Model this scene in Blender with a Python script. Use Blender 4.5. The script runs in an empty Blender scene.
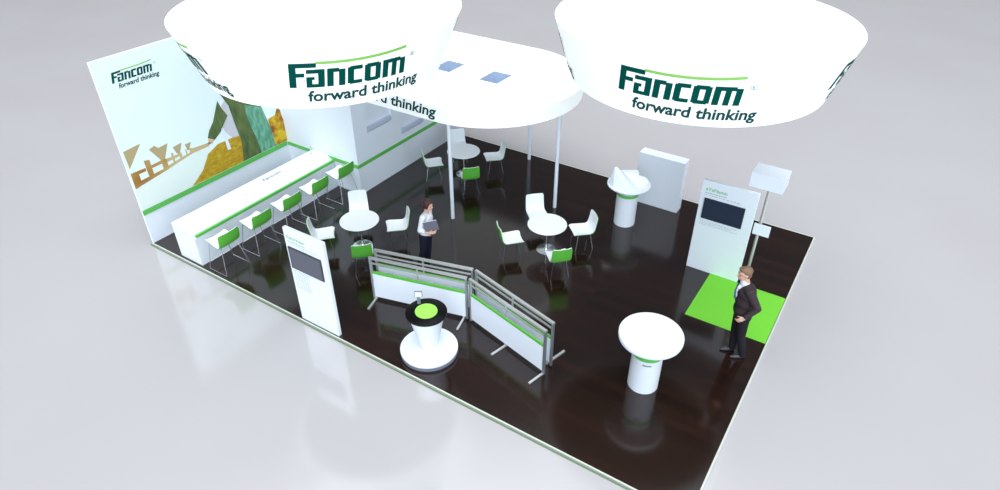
import bpy, bmesh, math, random
from mathutils import Vector, Matrix
from mathutils.geometry import tessellate_polygon
random.seed(4)
PI = math.pi
scene = bpy.context.scene
COL = scene.collection

# ------------------------------------------------------------------ materials
def srgb(r, g, b):
    f = lambda c: (c/255)/12.92 if c/255 <= .04045 else ((c/255+.055)/1.055)**2.4
    return (f(r), f(g), f(b), 1)
def mat(name, col, rough=.5, metal=0., spec=.5, emit=None, estr=0., coat=0., ior=0):
    m = bpy.data.materials.new(name); m.use_nodes = True
    b = m.node_tree.nodes['Principled BSDF']
    b.inputs['Base Color'].default_value = col
    b.inputs['Roughness'].default_value = rough
    b.inputs['Metallic'].default_value = metal
    if ior: b.inputs['IOR'].default_value = ior
    b.inputs['Specular IOR Level'].default_value = spec
    if coat: b.inputs['Coat Weight'].default_value = coat
    if emit: b.inputs['Emission Color'].default_value = emit; b.inputs['Emission Strength'].default_value = estr
    return m
def noisy(m, scale, c1, c2, vec=(1, 1, 1), detail=3, lo=.35, hi=.65, rot=0):
    nt = m.node_tree; b = nt.nodes['Principled BSDF']
    tc = nt.nodes.new('ShaderNodeTexCoord'); mp = nt.nodes.new('ShaderNodeMapping')
    mp.inputs['Scale'].default_value = vec; mp.inputs['Rotation'].default_value = (0, 0, rot)
    n = nt.nodes.new('ShaderNodeTexNoise'); n.inputs['Scale'].default_value = scale; n.inputs['Detail'].default_value = detail
    r = nt.nodes.new('ShaderNodeValToRGB')
    r.color_ramp.elements[0].color = c1; r.color_ramp.elements[1].color = c2
    r.color_ramp.elements[0].position = lo; r.color_ramp.elements[1].position = hi
    L = nt.links.new
    L(tc.outputs['Object'], mp.inputs[0]); L(mp.outputs[0], n.inputs[0]); L(n.outputs[0], r.inputs[0]); L(r.outputs[0], b.inputs['Base Color'])
    return m

WHITE = mat('white_lacquer', (.85, .91, .98, 1), .45)
WHITEG = mat('white_gloss', (.92, .96, .99, 1), .3)
WELL = mat('well_shade_grey', srgb(186, 202, 222), .6)  # grey-blue paints in the shade inside the canopy wells
RINGM = mat('white_fabric_added_glow', (.93, .95, .95, 1), .7, emit=(.93, 1, 1, 1), estr=.35)  # emission added so the unlit ring fabric reads as bright white
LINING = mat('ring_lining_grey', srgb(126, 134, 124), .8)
CANM = mat('canopy_white_added_glow', (.93, .95, .95, 1), .6, emit=(.9, 1, 1, 1), estr=.3)  # slight glow added to whiten the slab, the canopy is no lamp
LIME = mat('lime_green', srgb(98, 190, 66), .45)
LIMEB = mat('bright_lime', srgb(158, 226, 92), .45)
MATG = noisy(mat('lime_carpet', srgb(120, 214, 50), .9, spec=.1), 90, srgb(112, 198, 60), srgb(122, 210, 68))
GREEN = mat('strip_green', srgb(100, 194, 88), .5)
LOGO = mat('logo_green', srgb(0, 80, 70), .9, spec=.05)
TAG = mat('tagline_green', srgb(30, 78, 72), .9, spec=.05)
SWOOSH = mat('swoosh_green', srgb(148, 212, 98), .5)
CHROME = mat('chrome', (.72, .74, .77, 1), .2, 1.)
ALU = mat('brushed_aluminium', (.70, .71, .70, 1), .42, .75)
DALU = mat('dark_steel', (.36, .38, .40, 1), .4, .7)  # darker steel for right barrier posts and totem base
BLACK = mat('black_gloss', (.004, .004, .005, 1), .35, spec=.15)
GREY = mat('grey_plastic', srgb(120, 126, 140), .4)
SCREEN_A = mat('screen_grey', srgb(86, 90, 102), .25)
SCREEN_B = mat('screen_slate', srgb(44, 54, 72), .25)
BEZEL = mat('screen_bezel', srgb(40, 44, 54), .3)
TXT = mat('print_grey', srgb(176, 190, 204), .6)
TXTD = mat('mark_grey', srgb(130, 160, 158), .6)
TXTG = mat('print_green', srgb(150, 205, 165), .6)
TRIM = mat('deck_trim', srgb(205, 210, 200), .35)
TRIMG = mat('deck_trim_green', srgb(120, 135, 112), .4)
SKIN = mat('skin', srgb(214, 168, 146), .5)
SUIT = noisy(mat('suit_cloth', srgb(52, 46, 50), .8, spec=.2), 60, srgb(52, 44, 47), srgb(68, 58, 61))
TROU = mat('trouser_cloth', srgb(34, 31, 38), .8, spec=.2)
NAVY = mat('navy_cloth', srgb(30, 30, 48), .8, spec=.2)
SHOE = mat('shoe_leather', srgb(56, 56, 64), .35)
SHIRT = mat('shirt_cotton', srgb(225, 228, 236), .8, spec=.2)
TIE = mat('tie_blue', srgb(72, 96, 140), .6)
HAIRB = mat('brown_hair', srgb(124, 96, 74), .6)
HAIRD = mat('dark_red_hair', srgb(62, 30, 32), .5)
EYE = mat('eye_dark', srgb(40, 30, 28), .3)
LIP = mat('lip', srgb(176, 108, 100), .5)
FOLDER = mat('folder_grey', srgb(104, 104, 118), .5)
SKYM = mat('mural_sky', srgb(236, 252, 252), .5)
PATHM = mat('mural_path', srgb(236, 248, 240), .5)
OCHRE = noisy(mat('mural_ochre', srgb(176, 130, 50), .6), 2.2, srgb(160, 112, 36), srgb(206, 176, 108), (1, 1, 1), 1, .3, .7)
PALEO = mat('mural_pale_ochre', srgb(204, 184, 132), .6)
ROOFM = mat('mural_roof', srgb(184, 166, 120), .6)
STRAW = noisy(mat('mural_straw', srgb(200, 165, 30), .7), 7, srgb(168, 122, 14), srgb(206, 178, 34), (1, 1, 2.2), 4, .3, .7)
STRAWD = noisy(mat('mural_straw_dark', srgb(190, 140, 30), .7), 3, srgb(150, 80, 10), srgb(222, 186, 30), (1, 1, 1.2), 4, .4, .6)
OLIVE = noisy(mat('mural_olive', srgb(78, 100, 50), .7), 4, srgb(62, 86, 44), srgb(104, 122, 66), (1, 2, .7), 4, .3, .7)
TEAL = noisy(mat('mural_teal', srgb(96, 160, 132), .7), 6, srgb(84, 146, 116), srgb(116, 180, 150), (1, 2, .7), 3, .4, .6)
MGREY = mat('mural_shirt', srgb(206, 204, 212), .7)
MHAND = mat('mural_hand', srgb(226, 190, 150), .7)

def floor_mat():
    m = mat('dark_plank_floor', (.02, .015, .012, 1), .13, spec=.5, ior=1.62)
    nt = m.node_tree; b = nt.nodes['Principled BSDF']; L = nt.links.new
    tc = nt.nodes.new('ShaderNodeTexCoord'); mp = nt.nodes.new('ShaderNodeMapping'); mp.inputs['Rotation'].default_value = (0, 0, 0)
    br = nt.nodes.new('ShaderNodeTexBrick')
    br.inputs['Scale'].default_value = 1; br.inputs['Brick Width'].default_value = 2.2; br.inputs['Row Height'].default_value = .19
    br.inputs['Mortar Size'].default_value = .004; br.inputs['Color1'].default_value = srgb(42, 25, 19); br.inputs['Color2'].default_value = srgb(29, 18, 14)
    br.inputs['Mortar'].default_value = srgb(12, 9, 8); br.offset = .37
    n = nt.nodes.new('ShaderNodeTexNoise'); n.inputs['Scale'].default_value = 3; n.inputs['Detail'].default_value = 6
    m2 = nt.nodes.new('ShaderNodeMapping'); m2.inputs['Scale'].default_value = (.6, 9, 1)
    mx = nt.nodes.new('ShaderNodeMix'); mx.data_type = 'RGBA'; mx.blend_type = 'MULTIPLY'; mx.inputs[0].default_value = .6
    cr = nt.nodes.new('ShaderNodeValToRGB'); cr.color_ramp.elements[0].position = .3; cr.color_ramp.elements[0].color = (.55, .55, .55, 1); cr.color_ramp.elements[1].position = .7
    L(tc.outputs['Object'], mp.inputs[0]); L(mp.outputs[0], br.inputs[0])
    L(tc.outputs['Object'], m2.inputs[0]); L(m2.outputs[0], n.inputs[0]); L(n.outputs[0], cr.inputs[0])
    L(br.outputs[0], mx.inputs[6]); L(cr.outputs[0], mx.inputs[7]); L(mx.outputs[2], b.inputs['Base Color'])
    return m
FLOORM = floor_mat()
def ground_mat():
    m = mat('pale_polished_ground', srgb(188, 186, 186), .12, spec=.5, ior=2.1)
    return noisy(m, .25, srgb(184, 181, 182), srgb(186, 184, 185))
GROUNDM = ground_mat()

# ------------------------------------------------------------------ helpers
def tag(o, label=None, cat=None, group=None, kind=None):
    if label: o['label'] = label
    if cat: o['category'] = cat
    if group: o['group'] = group
    if kind: o['kind'] = kind
    return o
def obj(name, bm, m, parent=None, smooth=False, bevel=0):
    me = bpy.data.meshes.new(name)
    bmesh.ops.recalc_face_normals(bm, faces=bm.faces)
    bm.to_mesh(me); bm.free()
    for mm in (m if isinstance(m, (list, tuple)) else [m]): me.materials.append(mm)
    if smooth:
        for p in me.polygons: p.use_smooth = True
        me.set_sharp_from_angle(angle=math.radians(38))
    o = bpy.data.objects.new(name, me); COL.objects.link(o)
    if parent: o.parent = parent
    if bevel:
        b = o.modifiers.new('b', 'BEVEL'); b.width = bevel; b.segments = 2; b.limit_method = 'ANGLE'
    return o
def thing(name, label, cat, loc=(0, 0, 0), rz=0, group=None):
    o = bpy.data.objects.new(name, None); o.empty_display_size = .1; COL.objects.link(o)
    o.location = loc; o.rotation_euler = (0, 0, rz)
    return tag(o, label, cat, group)
def B(): return bmesh.new()
def box(bm, x0, x1, y0, y1, z0, z1, M=None):
    v = [bm.verts.new((x, y, z)) for x in (x0, x1) for y in (y0, y1) for z in (z0, z1)]
    for f in ((0, 1, 3, 2), (4, 6, 7, 5), (0, 4, 5, 1), (2, 3, 7, 6), (0, 2, 6, 4), (1, 5, 7, 3)): bm.faces.new([v[i] for i in f])
    if M is not None: bmesh.ops.transform(bm, matrix=M, verts=v)
    return bm
def lathe(bm, prof, n=48, c=(0, 0), M=None):
    rings = []; allv = []
    for r, z in prof:
        if r < 1e-6: vs = [bm.verts.new((c[0], c[1], z))]
        else: vs = [bm.verts.new((c[0]+r*math.cos(2*PI*i/n), c[1]+r*math.sin(2*PI*i/n), z)) for i in range(n)]
        rings.append(vs); allv += vs
    for a, b in zip(rings, rings[1:]):
        for i in range(n):
            j = (i+1) % n
            if len(a) == 1 and len(b) == 1: continue
            if len(a) == 1: bm.faces.new((a[0], b[i], b[j]))
            elif len(b) == 1: bm.faces.new((a[i], a[j], b[0]))
            else: bm.faces.new((a[i], a[j], b[j], b[i]))
    if M is not None: bmesh.ops.transform(bm, matrix=M, verts=allv)
    return bm
def tube(bm, pts, r, n=10, cap=True):
    pts = [Vector(p) for p in pts]; rs = r if isinstance(r, (list, tuple)) else [r]*len(pts)
    rings = []; prev = None
    for i, p in enumerate(pts):
        d = (pts[min(i+1, len(pts)-1)] - pts[max(i-1, 0)]).normalized()
        a = prev - d*prev.dot(d) if prev is not None else d.cross(Vector((0, 0, 1)) if abs(d.z) < .9 else Vector((1, 0, 0)))
        a.normalize(); prev = a; b = d.cross(a)
        rings.append([bm.verts.new(p + (a*math.cos(2*PI*k/n) + b*math.sin(2*PI*k/n))*rs[i]) for k in range(n)])
    for A_, B_ in zip(rings, rings[1:]):
        for k in range(n): bm.faces.new((A_[k], A_[(k+1) % n], B_[(k+1) % n], B_[k]))
    if cap: bm.faces.new(rings[0]); bm.faces.new(rings[-1][::-1])
    return bm
def bar(bm, p, q, w, h):
    """rectangular bar from p to q; w horizontal width, h height"""
    p = Vector(p); q = Vector(q); d = (q-p); L = d.length; d.normalize()
    s = d.cross(Vector((0, 0, 1))) if abs(d.z) < .95 else Vector((1, 0, 0)); s.normalize(); u = s.cross(d)
    M = Matrix((( d.x, s.x, u.x, p.x), (d.y, s.y, u.y, p.y), (d.z, s.z, u.z, p.z), (0, 0, 0, 1)))
    return box(bm, 0, L, -w/2, w/2, -h/2, h/2, M)
def prism(bm, pts, z0, z1):
    """closed outline in xy extruded in z"""
    a = [bm.verts.new((x, y, z0)) for x, y in pts]; b = [bm.verts.new((x, y, z1)) for x, y in pts]
    bm.faces.new(a[::-1]); bm.faces.new(b)
    for i in range(len(a)):
        j = (i+1) % len(a); bm.faces.new((a[i], a[j], b[j], b[i]))
    return bm
def copy_tree(o, parent=None):
    c = o.copy(); COL.objects.link(c)
    if parent: c.parent = parent
    for ch in [x for x in COL.objects if x.parent == o]: copy_tree(ch, c)
    return c

# ------------------------------------------------------------------ lettering
def logo_rects():
    R = []
    def r(x0, x1, y0, y1): R.append((x0, x1, y0, y1))
    r(0, .24, 0, 1.0); r(.24, .92, .82, 1.0); r(.24, .52, .44, .60)                       # F
    r(.58, 1.20, .58, .74); r(.98, 1.20, 0, .58); r(.58, .98, 0, .14); r(.58, .78, .14, .44); r(.78, .86, .32, .44)   # a
    r(1.28, 1.50, 0, .74); r(1.50, 1.68, .58, .74); r(1.68, 1.90, 0, .68)                 # n
    r(1.98, 2.20, .04, .70); r(2.06, 2.50, .58, .74); r(2.06, 2.50, 0, .15)               # c
    r(2.58, 2.80, .04, .70); r(2.98, 3.18, .04, .70); r(2.66, 3.10, .58, .74); r(2.66, 3.10, 0, .15)   # o
    r(3.26, 3.48, 0, .74); r(3.48, 3.96, .58, .74); r(3.62, 3.82, 0, .58); r(3.96, 4.18, 0, .68)       # m
    return R
SH = .22
def grid_quads(x0, x1, y0, y1, f, step=.12):
    """sheared patch cut into steps so that it can be wrapped on a ring"""
    n = max(1, int(math.ceil((x1-x0)/step))); q = []
    for i in range(n):
        a = x0+(x1-x0)*i/n; b = x0+(x1-x0)*(i+1)/n
        q.append([(a+SH*y0, y0), (b+SH*y0, y0), (b+SH*y1, y1), (a+SH*y1, y1)])
    return q
def logo_polys():
    q = []
    for r in logo_rects(): q += grid_quads(*r, None)
    return q
def swoosh_polys():
    q = []; n = 24
    yy = lambda t: 1.0 + .14*t - .26*t*(t-1)*-.35
    for i in range(n):
        a, b = i/n, (i+1)/n
        f = lambda t: (1.12+3.3*t, .94+.10*t+.10*(2*t-1)**2*.6)
        (xa, ya), (xb, yb) = f(a), f(b); w = .055
        q.append([(xa, ya-w), (xb, yb-w), (xb, yb+w), (xa, ya+w)])
    return q
_txt = {}
def text_polys(s, width, shear=0., cx=None):
    """polygons of a line of lettering, baseline at y=0, scaled to the width"""
    key = (s, shear)
    if key not in _txt:
        cu = bpy.data.curves.new('t', 'FONT'); cu.body = s; cu.resolution_u = 3; cu.shear = shear; cu.offset = .026
        o = bpy.data.objects.new('t', cu); COL.objects.link(o)
        bpy.context.view_layer.update()
        ev = o.evaluated_get(bpy.context.evaluated_depsgraph_get()); me = ev.to_mesh()
        P = [[(me.vertices[i].co.x, me.vertices[i].co.y) for i in p.vertices] for p in me.polygons]
        ev.to_mesh_clear(); bpy.data.objects.remove(o); bpy.data.curves.remove(cu)
        _txt[key] = P
    P = _txt[key]
    xs = [x for p in P for x, y in p]; x0, x1 = min(xs), max(xs); k = width/(x1-x0)
    return [[((x-x0)*k, y*k) for x, y in p] for p in P]
def place(polys, f, name, m, parent):
    bm = B()
    for p in polys:
        try: bm.faces.new([bm.verts.new(f(x, y)) for x, y in p])
        except ValueError: pass
    bmesh.ops.remove_doubles(bm, verts=bm.verts, dist=1e-6)
    me = bpy.data.meshes.new(name); bm.to_mesh(me); bm.free(); me.materials.append(m)
    o = bpy.data.objects.new(name, me); COL.objects.link(o); o.parent = parent
    return o
def brand(parent, f):
    place(logo_polys(), f, 'logo_lettering', LOGO, parent)
    place(swoosh_polys(), f, 'logo_swoosh', SWOOSH, parent)
    t = [[(x+.52, y-.60) for x, y in p] for p in text_polys('forward thinking', 4.32, .22)]
    place(t, f, 'tagline', TAG, parent)
    c = [(4.66+.12*math.cos(a*PI/12), .72+.09*math.sin(a*PI/12)) for a in range(25)]
    ci = [(4.66+.10*math.cos(a*PI/12), .72+.07*math.sin(a*PI/12)) for a in range(25)]
    q = [[c[i], c[i+1], ci[i+1], ci[i]] for i in range(24)]
    q += [[(x+4.615, y+.665) for x, y in p] for p in text_polys('R', .09)]
    place(q, f, 'registered_mark', TXTD, parent)

# ------------------------------------------------------------------ ground and deck
bm = B(); s = 90
vs = [bm.verts.new(p) for p in ((-s, -s, -.05), (s, -s, -.05), (s, s, -.05), (-s, s, -.05))]; bm.faces.new(vs)
tag(obj('ground', bm, GROUNDM), 'pale grey polished ground reaching out around the stand', 'ground', kind='structure')
bm = B(); box(bm, 0, 12, 0, 8.02, -.05, 0)
tag(obj('floor', bm, FLOORM), 'dark brown glossy plank floor of the exhibition stand', 'floor', kind='structure')
for i, (x0, x1, y0, y1) in enumerate(((-.03, 12.03, -.027, -.002), (12.002, 12.03, -.002, 8.045), (-.03, 12.002, 8.022, 8.045), (-.03, -.002, -.002, 8.022))):
    bm = B(); box(bm, x0, x1, y0, y1, -.049, .006)
    o = obj('trim_%d' % (i+1), bm, TRIM, bevel=.006)
    tag(o, 'pale metal edge trim along the %s of the dark deck' % ('front', 'right side', 'rear', 'left side')[i], 'trim', kind='structure')
bm = B(); box(bm, -.05, 12.05, -.052, -.028, -.049, -.008)
tag(obj('trim_5', bm, TRIMG), 'grey green skirting strip under the front deck edge', 'trim', kind='structure')

# carpet mat
t = thing('carpet_mat', 'bright lime green square mat on the dark floor under the totem sign', 'mat', (11.25, 4.75, 0))
bm = B(); box(bm, -.745, .745, -.745, .748, .0005, .008); obj('pile_surface', bm, MATG, t)

# ------------------------------------------------------------------ tall left wall with mural
bm = B(); box(bm, -.05, .0, .0, 4.0, 0, 4.0)
tag(obj('wall_left', bm, WHITE), 'tall thin white wall carrying the farm mural', 'wall', kind='structure')
t = thing('wall_strip', 'long green strip running low along the mural wall', 'strip', (0.002, 2, .7))
bm = B(); box(bm, 0, .012, -1.999, 1.96, 0, .115); obj('strip_board', bm, GREEN, t)
mur = thing('wall_mural', 'large printed farm mural with huts, straw and overalls on the tall wall', 'mural', (.002, 0, .82))
bm = B(); box(bm, 0, .006, .002, 3.998, -.003, 3.178); obj('print_background', bm, SKYM, mur)
def flat(polys, name, m, off):
    bm = B()
    for k, p in enumerate(polys):
        tri = tessellate_polygon([[Vector((y, z, 0)) for y, z in p]])
        vs = [bm.verts.new((off+.0005*k, y, z-.82)) for y, z in p]
        for f in tri: bm.faces.new([vs[i] for i in f])
    return obj(name, bm, m, mur)
flat([[(.002, .823), (1.22, .823), (1.55, 1.08), (1.85, 1.42), (1.86, 1.54), (1.45, 1.53), (.79, 1.42), (.002, 1.31)]], 'printed_path', PATHM, .008)
# huts: walls with openings, roofs between white gables
flat([[(.03, 1.33), (.19, 1.36), (.19, 1.61), (.36, 1.61), (.36, 1.68), (.03, 1.69)], [(.19, 1.36), (.79, 1.44), (.79, 1.5), (.19, 1.46)],
      [(.38, 1.40), (.49, 1.42), (.49, 1.81), (.37, 1.84)], [(.49, 1.62), (.73, 1.62), (.80, 1.70), (.49, 1.68)], [(.72, 1.43), (.84, 1.45), (.84, 1.69), (.72, 1.69)]], 'printed_hut', OCHRE, .010)
flat([[(.84, 1.45), (1.45, 1.55), (1.45, 1.60), (.84, 1.52)], [(.84, 1.6), (1.20, 1.62), (1.20, 1.67), (.84, 1.68)], [(.97, 1.5), (1.02, 1.5), (1.02, 1.75), (.97, 1.75)],
      [(1.14, 1.52), (1.2, 1.53), (1.2, 1.68), (1.14, 1.68)], [(1.3, 1.53), (1.33, 1.53), (1.33, 1.7), (1.3, 1.7)], [(1.4, 1.55), (1.46, 1.56), (1.46, 1.68), (1.4, 1.68)], [(1.45, 1.55), (1.86, 1.55), (1.95, 1.62), (1.45, 1.66)]], 'printed_far_hut', PALEO, .010)
flat([[(.04, 2.18), (.42, 2.21), (.05, 1.79)], [(.55, 2.02), (.68, 2.05), (.75, 1.97), (.97, 1.99), (.80, 1.66), (.73, 1.69)],
      [(1.05, 1.86), (1.27, 1.88), (1.16, 1.65), (1.10, 1.70)], [(1.33, 1.81), (1.48, 1.81), (1.39, 1.65), (1.35, 1.67)]], 'printed_roof', ROOFM, .010)
flat([[(1.23, .825), (1.58, 1.08), (1.80, 1.38), (2.09, 1.50), (2.48, 1.50), (2.70, 1.47), (2.72, 1.24), (2.76, .825)]], 'printed_straw', STRAW, .010)
flat([[(3.55, 1.56), (3.77, 1.58), (3.86, 1.72), (3.95, 1.66), (3.97, 1.47), (3.99, 1.39), (3.99, .825), (3.60, .825)]], 'printed_straw', STRAWD, .010)
flat([[(2.44, 2.33), (2.56, 2.41), (2.62, 1.85), (2.70, 1.47), (2.49, 1.50), (2.30, 1.79), (2.51, 2.04), (2.38, 2.26)]], 'printed_shirt', MGREY, .012)
flat([[(2.35, 2.45), (2.40, 2.27), (2.51, 2.04), (2.23, 1.74), (2.05, 1.63), (1.89, 1.73), (1.97, 1.88), (2.12, 2.04)]], 'printed_sleeve', OLIVE, .014)
flat([[(2.44, 2.6), (3.3, 2.6), (3.44, 1.91), (3.0, 2.12), (2.99, 1.94), (3.04, 1.56), (3.13, 1.17), (3.17, .83), (2.64, .83), (2.70, 1.32), (2.64, 1.78), (2.59, 2.25)]], 'printed_overalls', OLIVE, .014)
flat([[(3.0, 2.12), (3.44, 1.91), (3.52, 1.57), (3.59, 1.23), (3.62, .83), (3.17, .83), (3.13, 1.17), (3.04, 1.56), (2.99, 1.94)]], 'printed_overalls', TEAL, .014)
flat([[(1.9, 1.71), (2.05, 1.63), (1.96, 1.57), (1.86, 1.60)]], 'printed_hand', MHAND, .013)
flat([[(2.27, 1.82), (2.33, 1.8), (2.39, 1.26), (2.30, 1.27)]], 'printed_stick', WHITE, .016)
brand(mur, lambda x, y: (.010, .285+x*.2, 2.69+y*.2))

# ------------------------------------------------------------------ cabin
cab = thing('storage_cabin', 'white windowless cabin with a green strip and shelf niches, under the canopy', 'cabin', (0, 0, 0))
bm = B(); CX = 2.38
nich = [(4.44, 5.30, 1.46, 2.05), (5.62, 6.50, .95, 1.45)]
# body: front wall on +X with niche openings, side wall, rear wall
ys = [4.0, 4.44, 5.30, 5.62, 6.50, 7.95]
def facebox(bm, y0, y1, z0, z1): box(bm, CX-.3, CX, y0, y1, z0, z1)
for y0, y1, cuts in ((4.0, 4.44, []), (4.44, 5.30, [(1.46, 2.05)]), (5.30, 5.62, []), (5.62, 6.50, [(.95, 1.45)]), (6.50, 7.95, [])):
    z = 0
    for a, b in cuts: facebox(bm, y0, y1, z, a); z = b
    facebox(bm, y0, y1, z, 2.495)
box(bm, .0, CX-.3, 4.0, 4.06, 0, 2.495); box(bm, 0, CX-.3, 7.89, 7.95, 0, 2.495); box(bm, 0, .06, 4.06, 7.89, 0, 2.495)
for y0, y1, z0, z1 in nich: box(bm, CX-.29, CX-.06, y0+.001, y1-.001, z0+.001, z1-.001)
bmesh.ops.remove_doubles(bm, verts=bm.verts, dist=1e-5)
obj('cabin_body', bm, WHITE, cab)
for y0, y1, z0, z1 in nich:
    bm = B(); box(bm, CX-.06, CX+.02, y0+.02, y1-.02, z0+.03, z0+.12)
    obj('niche_shelf', bm, mat('niche_grey', srgb(196, 206, 226), .5), cab)
bm = B(); box(bm, CX, CX+.012, 4.0-.012, 7.95, .70, .79); box(bm, .012, CX, 4.0-.012, 4.0, .70, .79); obj('green_strip', bm, GREEN, cab)

# ------------------------------------------------------------------ canopy
can = thing('roof_canopy', 'white flat canopy with a rounded end and two square light wells, on thin posts', 'canopy', (4.74, 6.10, 0))
CR, Z0, Z1 = 2.10, 2.50, 2.84
out = [(-4.69, -CR)] + [(CR*math.cos(a), CR*math.sin(a)) for a in [(-PI/2 + PI*i/56) for i in range(57)]] + [(-4.69, CR)]
holes = [(-1.32, -.84, -.40, .22), (-.03, .45, -.40, .22)]
bm = B()
loops = [out] + [[(x0, y0), (x0, y1), (x1, y1), (x1, y0)] for x0, x1, y0, y1 in holes]
tri = tessellate_polygon([[Vector((x, y, 0)) for x, y in l] for l in loops])
allv = [bm.verts.new((x, y, Z1)) for l in loops for x, y in l]
for f in tri: bm.faces.new([allv[i] for i in f])
v0 = allv[:len(out)]; hv = [allv[len(out)+4*k:len(out)+4*k+4] for k in range(len(holes))]
lo = [bm.verts.new((x, y, Z0)) for x, y in out]; bm.faces.new(lo)
for i in range(len(out)):
    j = (i+1) % len(out); bm.faces.new((v0[i], v0[j], lo[j], lo[i]))
for v in hv:
    pass
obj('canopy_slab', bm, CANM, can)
for x0, x1, y0, y1 in holes:
    bm = B(); v = [[bm.verts.new((x, y, z)) for x, y in ((x0, y0), (x0, y1), (x1, y1), (x1, y0))] for z in (Z1, Z0+.02)]
    bm.faces.new(v[1])
    for i in range(4): bm.faces.new((v[0][i], v[0][(i+1) % 4], v[1][(i+1) % 4], v[1][i]))
    obj('light_well', bm, WELL, can)
tp = text_polys('forward thinking', 2.50, .18)
place(tp, lambda x, y: (-2.42+x, -CR-.006, 2.61+y*.86), 'tagline', TAG, can)
for x, y in ((4.86, 4.34), (6.59, 6.03), (4.85, 7.79)):
    bm = B(); lathe(bm, [(0, 0), (.042, 0), (.042, 2.497), (0, 2.497)], 20, (x-4.74, y-6.10)); obj('canopy_post', bm, WHITE, can, smooth=True)

# ------------------------------------------------------------------ ring signs
def ring_sign(cx, cy, th0, label, z0, z1, r0, r1):
    t = thing('hanging_ring_sign', label, 'sign', (cx, cy, z0), 0, None)
    bm = B(); h = z1-z0
    lathe(bm, [(r0-.05, .0), (r0, 0), (r1, h), (0, h+.0), ], 160)
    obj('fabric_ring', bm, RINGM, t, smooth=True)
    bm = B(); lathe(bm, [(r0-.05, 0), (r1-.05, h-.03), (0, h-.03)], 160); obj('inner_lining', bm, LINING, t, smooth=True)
    k = K_LOGO; sl = math.hypot(h, r1-r0)/h
    for q in range(4):
        a0 = math.radians(th0+(0, 86, 180, 274)[q])
        def f(x, y):
            hh = F_BASE*h + y*k; r = r0+(r1-r0)*hh/h
            a = a0 + x*k*X_STR/r
            r = r+.008
            return (r*math.cos(a), r*math.sin(a), hh)
        brand(t, f)
    return t
F_BASE, K_LOGO, X_STR = .405, .40, 1.0
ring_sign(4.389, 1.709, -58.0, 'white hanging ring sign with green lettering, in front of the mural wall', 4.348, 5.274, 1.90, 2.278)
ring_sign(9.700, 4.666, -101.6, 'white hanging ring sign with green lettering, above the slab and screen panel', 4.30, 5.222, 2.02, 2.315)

# ------------------------------------------------------------------ counter
cnt = thing('bar_counter', 'long white bar counter with green edge strip in front of the mural', 'counter', (1.25, 2.0, 0))
prof = [(-.34, 0), (.35, 0), (.35, .55), (.35, .60), (.33, .655), (.33, .70), (.12, .82), (-.34, .82)]
bm = B(); prof = [(-.34, 0), (.34, 0), (.34, .665), (.30, .665), (.30, .70), (.10, .82), (-.34, .82)]
vs = [[bm.verts.new((x, y, z)) for x, z in prof] for y in (-1.95, 1.985)]
bm.faces.new(vs[0]); bm.faces.new(vs[1][::-1])
for i in range(len(prof)):
    j = (i+1) % len(prof); bm.faces.new((vs[0][i], vs[0][j], vs[1][j], vs[1][i]))
obj('counter_body', bm, WHITE, cnt)
bm = B(); box(bm, .30, .352, -1.90, 1.98, .665, .722); obj('green_strip', bm, GREEN, cnt)
t = thing('counter_tap', 'small chrome tap standing at the cabin end of the bar counter', 'tap', (1.06, 3.78, .82))
bm = B(); lathe(bm, [(0, 0), (.03, 0), (.03, .015), (0, .015)], 16); obj('tap_base', bm, CHROME, t, smooth=True)
bm = B(); tube(bm, [(0, 0, .01), (0, 0, .16)] + [(.05-.05*math.cos(a*PI/6), 0, .16+.05*math.sin(a*PI/6)) for a in range(1, 7)] + [(.10, 0, .13)], .009); obj('spout', bm, CHROME, t, smooth=True)
# small printed lettering lying on the counter top
place(text_polys('Fancom', .52, .2), lambda x, y: (1.16-y*.9, 2.25+x, .8215), 'counter_lettering', GREY, None).parent = None
o = bpy.data.objects['counter_lettering']; o.parent = cnt; o.matrix_parent_inverse = Matrix.Translation((-1.25, -2.0, 0))

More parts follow.
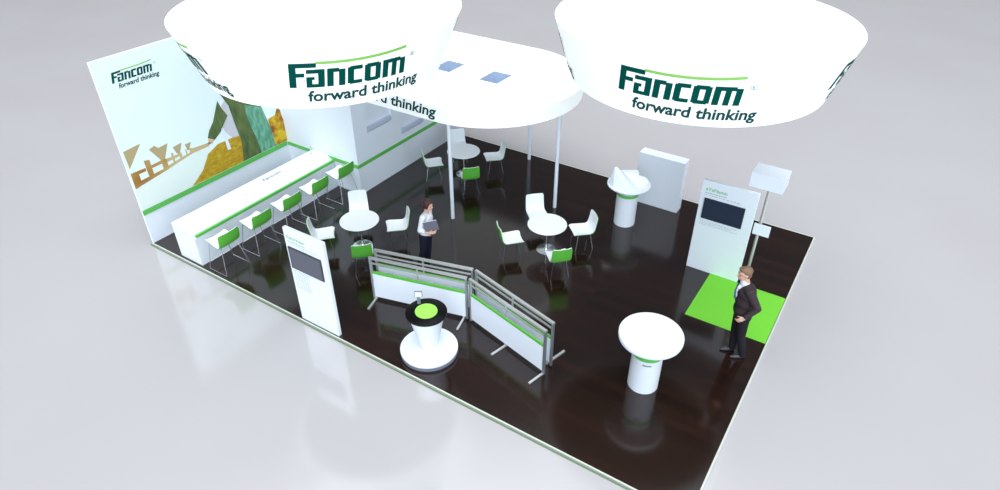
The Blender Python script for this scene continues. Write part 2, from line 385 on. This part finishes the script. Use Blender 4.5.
# ------------------------------------------------------------------ chairs and stools
def shell(bm, w0, w1, prof, off0, off1, inset=0., nv=10):
    """curved seat shell; prof = (x, z) points front to top; off = offsets along the profile normal"""
    P = []
    # smooth the profile
    pts = []
    n = len(prof)
    for i in range(n-1):
        p0, p1, p2, p3 = prof[max(i-1, 0)], prof[i], prof[i+1], prof[min(i+2, n-1)]
        for k in range(5):
            t = k/5
            pts.append(tuple(.5*((2*p1[c])+(-p0[c]+p2[c])*t+(2*p0[c]-5*p1[c]+4*p2[c]-p3[c])*t*t+(-p0[c]+3*p1[c]-3*p2[c]+p3[c])*t**3) for c in (0, 1)))
    pts.append(prof[-1]); m = len(pts)
    L = [0]
    for i in range(1, m): L.append(L[-1]+math.dist(pts[i], pts[i-1]))
    rows = {}
    for side, off in ((0, off0), (1, off1)):
        for i, (x, z) in enumerate(pts):
            a = pts[max(i-1, 0)]; b = pts[min(i+1, m-1)]
            tx, tz = b[0]-a[0], b[1]-a[1]; q = math.hypot(tx, tz); nx, nz = tz/q, -tx/q      # normal towards the sitter
            s = L[i]/L[-1]; w = (w0+(w1-w0)*s)/2
            e = min(L[i], L[-1]-L[i]); rc = .05
            if e < rc: w -= rc*.7*(1-math.sqrt(max(0, 1-(1-e/rc)**2)))
            w -= inset
            for j in range(nv+1):
                v = -1+2*j/nv
                lift = .022*abs(v)**3
                rows[(side, i, j)] = bm.verts.new((x+nx*(off+lift), v*w, z+nz*(off+lift)))
    for i in range(m-1):
        for j in range(nv):
            for s_ in (0, 1): bm.faces.new((rows[(s_, i, j)], rows[(s_, i, j+1)], rows[(s_, i+1, j+1)], rows[(s_, i+1, j)]))
        for j in (0, nv): bm.faces.new((rows[(0, i, j)], rows[(1, i, j)], rows[(1, i+1, j)], rows[(0, i+1, j)]))
    for i in (0, m-1):
        for j in range(nv): bm.faces.new((rows[(0, i, j)], rows[(1, i, j)], rows[(1, i, j+1)], rows[(0, i, j+1)]))
    return bm
def flipprof(prof): return prof
def make_chair(label, group):
    t = thing('shell_chair', label, 'chair', group=group)
    prof = [(.22, .385), (.18, .40), (.0, .392), (-.13, .39), (-.20, .43), (-.235, .52), (-.27, .72), (-.28, .76)]
    prof = [(x, z) for x, z in prof]
    bm = B(); shell(bm, .44, .40, prof, 0, .011); obj('seat_shell', bm, WHITEG, t, smooth=True)
    bm = B(); shell(bm, .44, .40, prof, -.012, -.0015, .0); obj('green_outer_shell', bm, LIME, t, smooth=True)
    for sx in (1, -1):
        for sy in (1, -1):
            bm = B(); tube(bm, [(sx*.13-.01, sy*.13, .368), (sx*.19-.01, sy*.19, .0)], .0065, 8); obj('leg', bm, CHROME, t, smooth=True)
    bm = B()
    for sy in (1, -1): tube(bm, [(.13, sy*.13, .366), (-.14, sy*.13, .366)], .009, 8)
    tube(bm, [(0, -.13, .366), (0, .13, .366)], .009, 8); obj('seat_frame', bm, CHROME, t, smooth=True)
    return t
def make_stool(label, group):
    t = thing('bar_stool', label, 'bar stool', group=group)
    # local +x points towards the counter
    prof = [(.24, .655), (.20, .665), (.05, .635), (-.10, .60), (-.20, .64), (-.25, .76), (-.265, .94)]
    bm = B(); shell(bm, .47, .50, prof, 0, .011); obj('seat_shell', bm, WHITEG, t, smooth=True)
    bm = B(); shell(bm, .47, .50, prof, -.012, -.0015); obj('green_outer_shell', bm, LIME, t, smooth=True)
    for sy in (1, -1):
        bm = B(); tube(bm, [(.27, sy*.29, .009), (-.27, sy*.29, .009)], .009, 8); obj('sled_runner', bm, CHROME, t, smooth=True)
        for sx in (1, -1):
            bm = B(); tube(bm, [(sx*.14+.02, sy*.15, .598), (sx*.19+.02, sy*.19, .58), (sx*.262, sy*.285, .012)], .0065, 8); obj('leg', bm, CHROME, t, smooth=True)
    bm = B(); tube(bm, [(.253, -.262, .16), (.253, .262, .16)], .008, 8); obj('footrest', bm, CHROME, t, smooth=True)
    bm = B()
    for sy in (1, -1): tube(bm, [(.16, sy*.15, .60), (-.12, sy*.15, .585)], .008, 8)
    obj('seat_frame', bm, CHROME, t, smooth=True)
    return t
def make_table(label, group):
    t = thing('round_table', label, 'table', group=group)
    bm = B(); lathe(bm, [(0, .632), (.40, .632), (.412, .638), (.412, .650), (.406, .655), (0, .655)], 64); obj('tabletop', bm, WHITEG, t, smooth=True)
    bm = B(); lathe(bm, [(0, .02), (.028, .02), (.028, .60), (.10, .631), (0, .631)], 24); obj('column', bm, CHROME, t, smooth=True)
    bm = B(); lathe(bm, [(0, 0), (.21, 0), (.21, .008), (.06, .022), (.035, .05), (0, .05)], 48); obj('base_plate', bm, CHROME, t, smooth=True)
    return t
tabs = [((3.87, 2.40), 'round white table nearest the counter stools, with a chair on each side', 'at the round table nearest the bar counter'),
        ((3.87, 6.19), 'round white table beside the cabin, partly behind a canopy post', 'at the round table beside the cabin'),
        ((7.27, 4.42), 'round white table in the middle of the dark floor by a canopy post', 'at the round table in mid floor')]
T0 = C0 = None
desc = {225: ('white shell chair with its back to the counter side, ', 0), 45: ('', 0)}
R2 = math.sqrt(.5)
chairlabel = ['far shell chair showing its white front, %s',
              'near shell chair showing its green back, %s',
              'shell chair on the left %s',
              'shell chair on the right %s']
for (x, y), lab, where in tabs:
    if T0 is None: tb = T0 = make_table(lab, 'round meeting tables')
    else: tb = copy_tree(T0); tb['label'] = lab
    tb.location = (x, y, 0)
    for q, a in enumerate((135, -45, 225, 45)):
        ar = math.radians(a); d = .78 if q > 1 else (.80, .84)[q]
        l = chairlabel[q] % where
        if C0 is None: c = C0 = make_chair(l, 'white and green shell chairs around the meeting tables')
        else: c = copy_tree(C0); c['label'] = l
        c.location = (x+d*math.cos(ar), y+d*math.sin(ar), 0); c.rotation_euler = (0, 0, ar+PI)
S0 = None
sl = ['green backed bar stool at the open end of the counter', 'green backed bar stool, second from the open end of the counter', 'green backed bar stool at the middle of the counter, third of five',
      'green backed bar stool, second from the cabin end of the counter', 'green backed bar stool beside the cabin corner at the counter']
for i in range(5):
    if S0 is None: s_ = S0 = make_stool(sl[0], 'bar stools along the counter')
    else: s_ = copy_tree(S0); s_['label'] = sl[i]
    s_.location = (2.07, .36+.83*i, 0); s_.rotation_euler = (0, 0, PI)

# ------------------------------------------------------------------ screen panels
def info_panel(x0, x1, y0, scr, smat, title, sub, label, tx, rz=0):
    w = x1-x0
    t = thing('information_panel', label, 'display panel', (x0, y0, 0))
    bm = B(); box(bm, 0, w, 0, .07, 0, 2.04); obj('panel_board', bm, WHITE, t, bevel=.004)
    a, b, c, d = scr
    m = obj('screen', box(B(), a-x0, b-x0, -.02, -.0005, c, d), BEZEL, t)
    bm = B(); box(bm, a-x0+.018, b-x0-.018, -.023, -.0195, c+.018, d-.018); obj('screen_glass', bm, smat, m)
    tt = text_polys(title, .42); place(tt, lambda x, y: (tx-x0+x, -.003, 1.835+y), 'title_lettering', TXTG, t)
    bm = B(); rnd = random.Random(7)
    def words(z, xa, xb, h):
        x = xa
        while x < xb:
            L = min(rnd.uniform(.02, .07), xb-x); box(bm, x, x+L, -.002, -.0005, z, z+h); x += L+.014
    words(1.775, tx-x0, tx-x0+.42, .022); words(1.735, tx-x0+.0, tx-x0+.70, .012)
    obj('subtitle_print', bm, TXT, t); bm = B()
    for k in range(sub[0]): words(1.15-k*.035, tx-x0, tx-x0+sub[1]*rnd.uniform(.8, 1), .010)
    obj('small_print', bm, TXT, t)
    return t
info_panel(4.535, 5.47, .02, (4.59, 5.37, 1.215, 1.67), SCREEN_A, 'FarmView', (12, .42), 'tall white panel with a grey screen at the front edge of the deck', 4.60)
info_panel(9.995, 11.05, 5.50, (10.09, 10.87, 1.225, 1.675), SCREEN_B, 'eYeNamic', (3, .75), 'tall white panel with a dark slate screen beside the green mat', 10.075)

# slab
t = thing('low_partition', 'plain thick white partition slab at the rear deck edge', 'partition', (8.56, 7.47, 0))
bm = B(); box(bm, -.54, .54, -.14, .14, 0, 1.29); obj('slab_body', bm, WHITE, t, bevel=.004)

# totem sign
t = thing('totem_sign', 'thin metal pole on the green mat topped by a white box', 'sign', (11.14, 5.86, .008))
bm = B(); lathe(bm, [(0, 0), (.075, 0), (.075, .012), (0, .012)], 32); obj('base_plate', bm, DALU, t, smooth=True)
bm = B(); lathe(bm, [(0, .012), (.032, .012), (.032, 2.02), (0, 2.02)], 20); obj('pole', bm, ALU, t, smooth=True)
bm = B(); box(bm, -.36, .25, -.12, .31, 2.02, 2.32); obj('top_box', bm, WHITE, t)
bm = B(); box(bm, -.095, .215, -.075, -.055, 1.02, 1.26); o = obj('small_sign', bm, WHITE, t)
bm = B(); box(bm, -.02, .02, -.055, -.028, 1.08, 1.2); obj('sign_bracket', bm, ALU, o)

# ------------------------------------------------------------------ round counters
def drum_table(x, y, rc, rt, ztop, label, zb):
    t = thing('drum_counter', label, 'counter', (x, y, 0))
    bm = B(); lathe(bm, [(0, 0), (rc, 0), (rc, ztop-.10), (0, ztop-.10)], 64); obj('drum_column', bm, WHITE, t, smooth=True)
    bm = B(); lathe(bm, [(rc+.0, zb), (rc+.006, zb), (rc+.006, zb+.075), (rc+.0, zb+.075)], 64); obj('green_band', bm, GREEN, t, smooth=True)
    return t
ct = drum_table(10.52, 1.94, .25, .51, 1.12, 'white drum shaped counter with a thick round top, standing alone by the near deck corner', .715)
bm = B(); lathe(bm, [(0, 1.02), (.49, 1.02), (.505, 1.03), (.512, 1.06), (.512, 1.10), (.50, 1.12), (0, 1.12)], 80); obj('round_top', bm, WHITE, ct, smooth=True)
def onc(a0, z, r=.258): return lambda x, y: (r*math.cos(a0+x/r), r*math.sin(a0+x/r), z+y)
place(text_polys('Fancom', .14, .2), onc(math.radians(-85), .63), 'drum_lettering', LOGO, ct)
tw = drum_table(8.23, 6.33, .235, .46, 1.0, 'white drum counter with folded white display on top, near the rear partition slab', .74)
bm = B(); lathe(bm, [(.23, .88), (.40, .93), (.47, .985), (.47, 1.005), (.45, 1.015), (0, 1.015)], 64); obj('dish_top', bm, WHITE, tw, smooth=True)
# folded display: big tilted sheet wedge, small wedge, open V trough
def frombox(pts, faces):
    bm = B(); v = [bm.verts.new(p) for p in pts]
    for f in faces: bm.faces.new([v[i] for i in f])
    return bm
ca, sa = .841, .541                                  # screen-like panels face the front of the stand
def loc(u, w, z): return (ca*u - sa*w, sa*u + ca*w, z)   # u to the side, w to the back
obj('folded_wedge', frombox([loc(-.46, .02, 1.012), loc(-.38, -.22, 1.012), loc(-.12, -.40, 1.012), loc(.08, -.30, 1.012), loc(.12, .06, 1.012), loc(-.20, .28, 1.012), loc(-.34, .06, 1.38), loc(-.29, .08, 1.38)],
    [(0, 1, 6), (1, 2, 6), (2, 3, 7, 6), (3, 4, 7), (4, 5, 7), (5, 0, 6, 7), (5, 4, 3, 2, 1, 0)]), WHITE, tw)
obj('trough', frombox([loc(-.16, .12, 1.20), loc(.22, .12, 1.20), loc(.16, .02, 1.04), loc(.06, -.06, 1.02), loc(-.16, .26, 1.20), loc(.22, .26, 1.20), loc(.12, .16, 1.012), loc(0, .16, 1.012)],
    [(0, 1, 2, 3), (0, 4, 5, 1), (4, 7, 6, 5), (0, 3, 7, 4), (1, 5, 6, 2), (3, 2, 6, 7)]), WHITE, tw)
bm = B(); lathe(bm, [(0, 0), (.17, 0), (.17, .05), (.15, .07), (0, .075)], 40, M=Matrix.Translation(loc(.25, -.02, 1.02)) @ Matrix.Rotation(.3, 4, Vector((ca, sa, 0)))); obj('round_cap', bm, WHITE, tw, smooth=True)

# cone pedestal with black disc
ps = thing('product_pedestal', 'white cone pedestal with black disc and lime centre on a round plinth', 'pedestal', (7.07, .61, 0))
bm = B(); lathe(bm, [(0, 0), (.50, 0), (.50, .07), (0, .07)], 80); obj('plinth_skirt', bm, GREY, ps, smooth=True)
bm = B(); lathe(bm, [(0, .07), (.50, .07), (.505, .075), (.505, .115), (.495, .125), (0, .125)], 80); obj('plinth', bm, WHITE, ps, smooth=True)
bm = B(); lathe(bm, [(0, .125), (.14, .125), (.15, .14), (.30, .84), (.30, .88), (0, .88)], 64); obj('cone_body', bm, WHITE, ps, smooth=True)
bm = B(); lathe(bm, [(0, .88), (.34, .88), (.352, .885), (.352, .915), (.345, .92), (0, .92)], 80); obj('black_disc', bm, BLACK, ps, smooth=True)
bm = B(); lathe(bm, [(0, .92), (.19, .92), (.19, .932), (.185, .936), (0, .936)], 64); obj('lime_disc', bm, LIMEB, ps, smooth=True)
hd = thing('tablet_holder', 'small grey upright card holder on the black disc of the pedestal', 'holder', (6.845, .70, .922), math.radians(-60+90))
bm = B(); box(bm, -.03, .03, -.014, .014, 0, .012); obj('holder_foot', bm, GREY, hd)
bm = B(); box(bm, -.028, .028, -.012, .012, .012, .15); obj('holder_stem', bm, GREY, hd)
bm = B(); box(bm, -.07, .07, -.014, .014, .15, .27); o = obj('holder_card', bm, GREY, hd, bevel=.004)
bm = B(); box(bm, -.058, .058, -.0165, -.0135, .16, .26); obj('card_face', bm, WHITE, o)

# ------------------------------------------------------------------ barriers
def barrier(p, q, label, feet, side, name='barrier_frame'):
    p = Vector((*p, 0)); q = Vector((*q, 0)); L = (q-p).length; a = math.atan2((q-p).y, (q-p).x)
    t = thing('display_barrier', label, 'barrier', p, a, 'aluminium barrier frames in a chevron')
    for x in (0.02, L-.02):
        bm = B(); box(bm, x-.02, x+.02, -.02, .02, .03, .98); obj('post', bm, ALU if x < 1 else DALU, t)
    for z, w in ((.98, .05), (.86, .028)):
        bm = B(); bar(bm, (0, 0, z), (L, 0, z), w, w*.8); obj('rail', bm, ALU, t)
    bm = B(); box(bm, L/2-.012, L/2+.012, -.012, .012, .675, .96); obj('mid_post', bm, ALU, t)
    bm = B(); box(bm, .042, L-.042, -.01, .01, 0.07, .62); obj('infill_panel', bm, WHITE, t)
    bm = B(); box(bm, .042, L-.042, -.013, .013, .62, .675); obj('green_strip', bm, LIME, t)
    for x in feet:
        bm = B(); y0, y1 = (-.34, .03) if side < 0 else (-.03, .44)
        box(bm, x-.02, x+.02, y0, y1, 0.002, .032); box(bm, x-.015, x+.015, -.015, .015, .032, .07)
        obj('foot', bm, ALU, t, bevel=.004)
    return t
barrier((5.28, 1.18), (7.17, 1.66), 'barrier frame behind the cone pedestal, front row', (.05, 1.86), -1)
barrier((7.225, 1.66), (9.05, 1.21), 'barrier frame slanting away from the cone pedestal, front row', (.93, 1.85), -1)
barrier((5.20, 1.42), (7.12, 1.93), 'barrier frame behind the cone pedestal, rear row', (), 1)
barrier((7.17, 1.93), (9.06, 1.44), 'barrier frame slanting away from the cone pedestal, rear row', (1.85,), 1)

# ------------------------------------------------------------------ people
def remeshed(name, bm, m, parent, voxel=.012, smooth=4):
    me = bpy.data.meshes.new(name); bm.to_mesh(me); bm.free()
    o = bpy.data.objects.new(name, me); COL.objects.link(o)
    r = o.modifiers.new('r', 'REMESH'); r.mode = 'VOXEL'; r.voxel_size = voxel; r.use_smooth_shade = True
    s_ = o.modifiers.new('s', 'SMOOTH'); s_.iterations = smooth; s_.factor = .5
    bpy.context.view_layer.update()
    ev = o.evaluated_get(bpy.context.evaluated_depsgraph_get())
    me2 = bpy.data.meshes.new_from_object(ev)
    bpy.data.objects.remove(o); bpy.data.meshes.remove(me)
    me2.materials.clear(); me2.materials.append(m)
    for p in me2.polygons: p.use_smooth = True
    n = bpy.data.objects.new(name, me2); COL.objects.link(n); n.parent = parent
    return n
def ell(bm, c, r, rot=None):
    M = Matrix.Translation(c) @ (rot or Matrix()) @ Matrix.Diagonal((*r, 1))
    bmesh.ops.create_uvsphere(bm, u_segments=20, v_segments=14, radius=1, matrix=M)
def cap(bm, p, q, r0, r1, n=14, flat=1.):
    tube(bm, [p, q], [r0, r1], n)
    ell(bm, p, (r0, r0, r0)); ell(bm, q, (r1, r1, r1))
def limb(bm, pts, rs):
    for i in range(len(pts)-1): cap(bm, pts[i], pts[i+1], rs[i], rs[i+1])
def hand(bm, w, d, palm, s=1., curl=.5, left=True):
    """w wrist, d direction of the fingers, palm = palm normal"""
    w = Vector(w); d = Vector(d).normalized(); n = Vector(palm); n = (n-d*n.dot(d)).normalized(); sd = d.cross(n)
    if not left: sd = -sd
    R = Matrix((( d.x, sd.x, n.x), (d.y, sd.y, n.y), (d.z, sd.z, n.z))).to_4x4()
    ell(bm, w+d*.045*s, (.052*s, .042*s, .018*s), R)
    for k, (off, ln) in enumerate(((.030, .072), (.010, .082), (-.010, .076), (-.029, .060))):
        b = w+d*.080*s+sd*off*s; c = b+(d*math.cos(curl*.5)+n*math.sin(curl*.5))*ln*.5*s; e = c+(d*math.cos(curl*1.6)+n*math.sin(curl*1.6))*ln*.5*s
        limb(bm, [b-d*.02*s, b, c, e], [.009*s, .009*s, .0085*s, .0075*s])
    b = w+d*.025*s+sd*.034*s
    limb(bm, [b, b+(d*.6+sd*.75+n*.15)*.035*s, b+(d*.6+sd*.75+n*.15)*.035*s+(d*.85+sd*.2+n*.4)*.032*s], [.012*s, .010*s, .008*s])
def head(bm, c, fwd, s=1.):
    """c centre of the head, fwd facing direction (unit, mostly horizontal)"""
    f = Vector(fwd).normalized(); l = Vector((-f.y, f.x, 0)).normalized(); u = f.cross(l)
    R = Matrix(((f.x, l.x, u.x), (f.y, l.y, u.y), (f.z, l.z, u.z))).to_4x4(); c = Vector(c)
    P = lambda x, y, z: c+(f*x+l*y+u*z)*s
    ell(bm, P(-.01, 0, .025), (.098*s, .076*s, .092*s), R); ell(bm, P(.018, 0, -.045), (.070*s, .060*s, .068*s), R)
    ell(bm, P(.060, 0, -.088), (.026*s, .028*s, .020*s), R)          # chin
    limb(bm, [P(.082, 0, .02), P(.104, 0, -.022)], [.009*s, .013*s])   # nose
    ell(bm, P(.082, 0, -.052), (.016*s, .024*s, .010*s), R)          # mouth
    for sy in (1, -1):
        ell(bm, P(.070, sy*.032, .020), (.020*s, .018*s, .008*s), R)   # brow
        ell(bm, P(-.008, sy*.078, -.010), (.018*s, .008*s, .030*s), R) # ear
    return P, R, s
def face_parts(P, R, s, body):
    for sy in (1, -1):
        bm = B(); ell(bm, P(.081, sy*.030, .002), (.008*s, .012*s, .006*s), R); obj('eye', bm, EYE, body, smooth=True)
    bm = B(); ell(bm, P(.094, 0, -.052), (.006*s, .022*s, .006*s), R); obj('lips', bm, LIP, body, smooth=True)

def man():
    k = 1.045; ln = .115
    def J(x, y, z): return ((x+ln*z)*k, y*k, z*k)
    t = thing('person', 'man in dark suit with blue tie walking beside the green mat', 'person', (11.65, 3.49, 0), math.radians(212))
    hipL, hipR = J(0, .09, .93), J(0, -.09, .93)
    kneL, kneR = J(.02, .10, .50), J(.05, -.09, .50)
    ankL, ankR = J(-.045, .09, .10), J(.07, -.09, .09)
    shL, shR = J(-.01, .185, 1.46), J(-.01, -.185, 1.46)
    elL, elR = J(-.13, .25, 1.20), J(-.13, -.24, 1.19)
    wrL, wrR = J(.06, .25, 1.00), J(-.04, -.22, .96)
    bm = B()
    limb(bm, [J(0, 0, .95), J(-.0, 0, 1.15), J(-.01, 0, 1.36)], [.13, .12, .13])
    limb(bm, [J(-.01, 0, 1.42), J(.015, 0, 1.58)], [.07, .058])
    hd = head(bm, J(.045, 0, 1.69), (1, 0.05, -.12), k)
    for sh, el, wr in ((shL, elL, wrL), (shR, elR, wrR)): limb(bm, [J(-.01, 0, 1.42), sh, el, wr], [.08, .06, .045, .027])
    for h, kn, an in ((hipL, kneL, ankL), (hipR, kneR, ankR)): limb(bm, [J(0, 0, .97), h, kn, an], [.1, .085, .055, .04])
    hand(bm, wrL, (.75, -.1, -.55), (0, -1, -.2), k, .7, False)
    hand(bm, wrR, (.55, .1, -.8), (0, 1, 0), k, .6, True)
    body = remeshed('body', bm, SKIN, t, .0065, 3)
    face_parts(*hd, body)
    P = hd[0]
    bm = B(); ell(bm, P(-.028, 0, .045), (.100*k, .083*k, .088*k), hd[1]); ell(bm, P(.02, 0, .088), (.068*k, .068*k, .038*k), hd[1]); ell(bm, P(-.055, 0, -.02), (.058*k, .07*k, .075*k), hd[1])
    remeshed('hair', bm, HAIRB, t, .009, 3)
    # jacket
    bm = B()
    ell(bm, J(-.015, 0, 1.36), (.150*k, .205*k, .15*k)); ell(bm, J(-.005, 0, 1.18), (.142*k, .178*k, .18*k)); ell(bm, J(.0, 0, .99), (.150*k, .186*k, .17*k))
    limb(bm, [J(-.005, 0, 1.02), J(-.01, 0, .86)], [.152, .150])
    for sh, el, wr in ((shL, elL, wrL), (shR, elR, wrR)):
        limb(bm, [J(-.01, 0, 1.43), sh, el, tuple(Vector(el).lerp(Vector(wr), .88))], [.10, .080, .062, .046])
    jk = remeshed('jacket', bm, SUIT, t, .011, 4)
    # shirt front, collar, tie on the chest
    bm = B(); limb(bm, [J(.118, 0, 1.38), J(.142, 0, 1.22)], [.034, .010]); limb(bm, [J(.02, 0, 1.50), J(.035, 0, 1.54)], [.078, .066]); ell(bm, J(.055, 0, 1.43), (.085*k, .055*k, .07*k)); remeshed('shirt', bm, SHIRT, t, .008, 2)
    bm = B(); limb(bm, [J(.115, 0, 1.475), J(.155, 0, 1.38), J(.155, 0, 1.22)], [.013, .015, .019]); remeshed('tie', bm, TIE, t, .007, 2)
    for el, wr in ((elL, wrL), (elR, wrR)):
        bm = B(); a = Vector(el).lerp(Vector(wr), .86); b = Vector(el).lerp(Vector(wr), .99); tube(bm, [a, b], .037, 16); obj('shirt_cuff', bm, SHIRT, t, smooth=True)
    # trousers
    bm = B(); ell(bm, J(0, 0, .93), (.128*k, .160*k, .12*k))
    for h, kn, an in ((hipL, kneL, ankL), (hipR, kneR, ankR)): limb(bm, [h, kn, tuple(Vector(an)+Vector((0, 0, -.02)))], [.105, .078, .062])
    remeshed('trousers', bm, TROU, t, .011, 4)
    for an, lift in ((ankL, .0), (ankR, 0)):
        bm = B(); a = Vector(an); a.z = .04
        ell(bm, a+Vector((-.01, 0, .004)), (.055, .042, .042)); limb(bm, [a+Vector((.0, 0, 0)), a+Vector((.11, 0, -.006)), a+Vector((.18, 0, -.014))], [.042, .042, .026])
        o = remeshed('shoe', bm, SHOE, t, .008, 2)
        for v in o.data.vertices: v.co.z = max(v.co.z, .003)
    return t
man()

def woman():
    k = .94; ln = .09
    def J(x, y, z): return ((x+ln*z)*k, y*k, z*k)
    t = thing('person', 'woman in white blouse holding a grey folder, standing behind the barrier', 'person', (5.51, 2.47, 0), math.radians(14))
    hipL, hipR = J(0, .085, .93), J(0, -.085, .93)
    kneL, kneR = J(.03, .08, .50), J(-.01, -.08, .50)
    ankL, ankR = J(.02, .08, .09), J(-.10, -.08, .09)
    shL, shR = J(-.01, .155, 1.44), J(-.01, -.155, 1.44)
    elL, elR = J(.0, .20, 1.16), J(-.04, -.215, 1.15)
    wrL, wrR = J(.18, -.06, 1.22), J(.20, -.24, 1.15)
    bm = B()
    limb(bm, [J(0, 0, .95), J(0, 0, 1.15), J(-.01, 0, 1.34)], [.12, .095, .11])
    limb(bm, [J(-.01, 0, 1.40), J(.01, 0, 1.56)], [.055, .045])
    hd = head(bm, J(.035, 0, 1.665), (1, -.12, -.10), k)
    for sh, el, wr in ((shL, elL, wrL), (shR, elR, wrR)): limb(bm, [J(-.01, 0, 1.40), sh, el, wr], [.07, .048, .036, .022])
    for h, kn, an in ((hipL, kneL, ankL), (hipR, kneR, ankR)): limb(bm, [J(0, 0, .96), h, kn, an], [.1, .08, .05, .035])
    hand(bm, wrR, (.9, .25, .25), (0, 1, .1), .9, .7, True)
    hand(bm, wrL, (.85, -.3, .0), (0, -1, 0), .9, .5, False)
    body = remeshed('body', bm, SKIN, t, .0065, 3); face_parts(*hd, body); P = hd[0]
    bm = B(); ell(bm, P(-.030, 0, .042), (.108*k, .094*k, .094*k), hd[1]); ell(bm, P(-.07, 0, -.03), (.062*k, .080*k, .085*k), hd[1])
    for sy in (1, -1): ell(bm, P(.0, sy*.072, .0), (.045*k, .022*k, .07*k), hd[1])
    ell(bm, P(.03, 0, .092), (.062*k, .07*k, .034*k), hd[1]); remeshed('hair', bm, HAIRD, t, .009, 3)
    bm = B(); ell(bm, J(.01, 0, 1.33), (.128*k, .168*k, .14*k)); ell(bm, J(0, 0, 1.16), (.105*k, .14*k, .16*k)); ell(bm, J(0, 0, 1.0), (.128*k, .165*k, .12*k))
    for sh, el, wr in ((shL, elL, wrL), (shR, elR, wrR)): limb(bm, [J(-.01, 0, 1.40), sh, el, tuple(Vector(el).lerp(Vector(wr), .35))], [.08, .062, .052, .046])
    remeshed('blouse', bm, SHIRT, t, .011, 4)
    bm = B(); ell(bm, J(0, 0, .93), (.125*k, .165*k, .10*k))
    for h, kn, an in ((hipL, kneL, ankL), (hipR, kneR, ankR)): limb(bm, [h, kn, an], [.10, .072, .058])
    remeshed('trousers', bm, NAVY, t, .011, 4)
    for an in (ankL, ankR):
        bm = B(); a = Vector(an); a.z = .035; limb(bm, [a, a+Vector((.10, 0, -.006)), a+Vector((.15, 0, -.012))], [.036, .034, .02])
        o = remeshed('shoe', bm, SHOE, t, .008, 2)
        for v in o.data.vertices: v.co.z = max(v.co.z, .003)
    return J
Jw = woman()
c, s_ = math.cos(math.radians(14)), math.sin(math.radians(14)); p = Jw(.20, -.20, 1.31)
fo = thing('document_folder', 'grey document folder held by the woman in the white blouse', 'folder', (5.51+c*p[0]-s_*p[1], 2.47+s_*p[0]+c*p[1], p[2]), math.radians(34))
bm = B(); box(bm, -.135, .135, -.012, .012, -.11, .11, Matrix.Rotation(-.22, 4, 'Y')); o = obj('folder_cover', bm, FOLDER, fo, bevel=.004)
bm = B(); box(bm, -.128, .128, -.009, .009, -.104, .112, Matrix.Rotation(-.22, 4, 'Y')); obj('paper_sheets', bm, SHIRT, fo)

# ------------------------------------------------------------------ light
w = bpy.data.worlds.new('World'); scene.world = w; w.use_nodes = True; nt = w.node_tree
bg = nt.nodes['Background']; tc = nt.nodes.new('ShaderNodeTexCoord'); sep = nt.nodes.new('ShaderNodeSeparateXYZ'); cr = nt.nodes.new('ShaderNodeValToRGB')
cr.color_ramp.elements[0].position = .05; cr.color_ramp.elements[0].color = (.07, .07, .08, 1)
e = cr.color_ramp.elements.new(.76); e.color = (.14, .15, .17, 1)
cr.color_ramp.elements[-1].position = .91; cr.color_ramp.elements[-1].color = (2.4, 2.5, 2.65, 1)
nt.links.new(tc.outputs['Generated'], sep.inputs[0]); nt.links.new(sep.outputs[2], cr.inputs[0]); nt.links.new(cr.outputs[0], bg.inputs[0])
bg.inputs[1].default_value = 1.05
def sun(d, angle, power, col=(1, 1, 1)):
    l = bpy.data.lights.new('added_sun', 'SUN'); l.angle = math.radians(angle); l.energy = power; l.color = col  # key and fill suns added for brightness, no lamp fittings behind them
    o = bpy.data.objects.new('added_sun', l); COL.objects.link(o); o.location = Vector(d)*20
    o.rotation_euler = (-Vector(d)).to_track_quat('-Z', 'Y').to_euler(); return o
sun((.28, -.38, .85), 80, 1.9, (.97, .99, 1))
sun((.62, -.75, .22), 75, 2.9, (.80, .92, 1.06))

# ------------------------------------------------------------------ camera
cam = bpy.data.cameras.new('Camera'); cam.sensor_width = 36; cam.lens = 660/1000*36; cam.clip_end = 300
co = bpy.data.objects.new('Camera', cam); COL.objects.link(co)
co.matrix_world = Matrix(((0.8410247, -0.3120363, 0.4419398, 12.67056), (0.5409935, 0.4823000, -0.6889940, -5.828758), (0.0018436, 0.8185476, 0.5744358, 8.211438), (0, 0, 0, 1)))
scene.camera = co
scene.view_settings.view_transform = 'Standard'; scene.view_settings.look = 'None'; scene.view_settings.gamma = 1
scene.view_settings.use_curve_mapping = False; scene.view_settings.exposure = 0.0
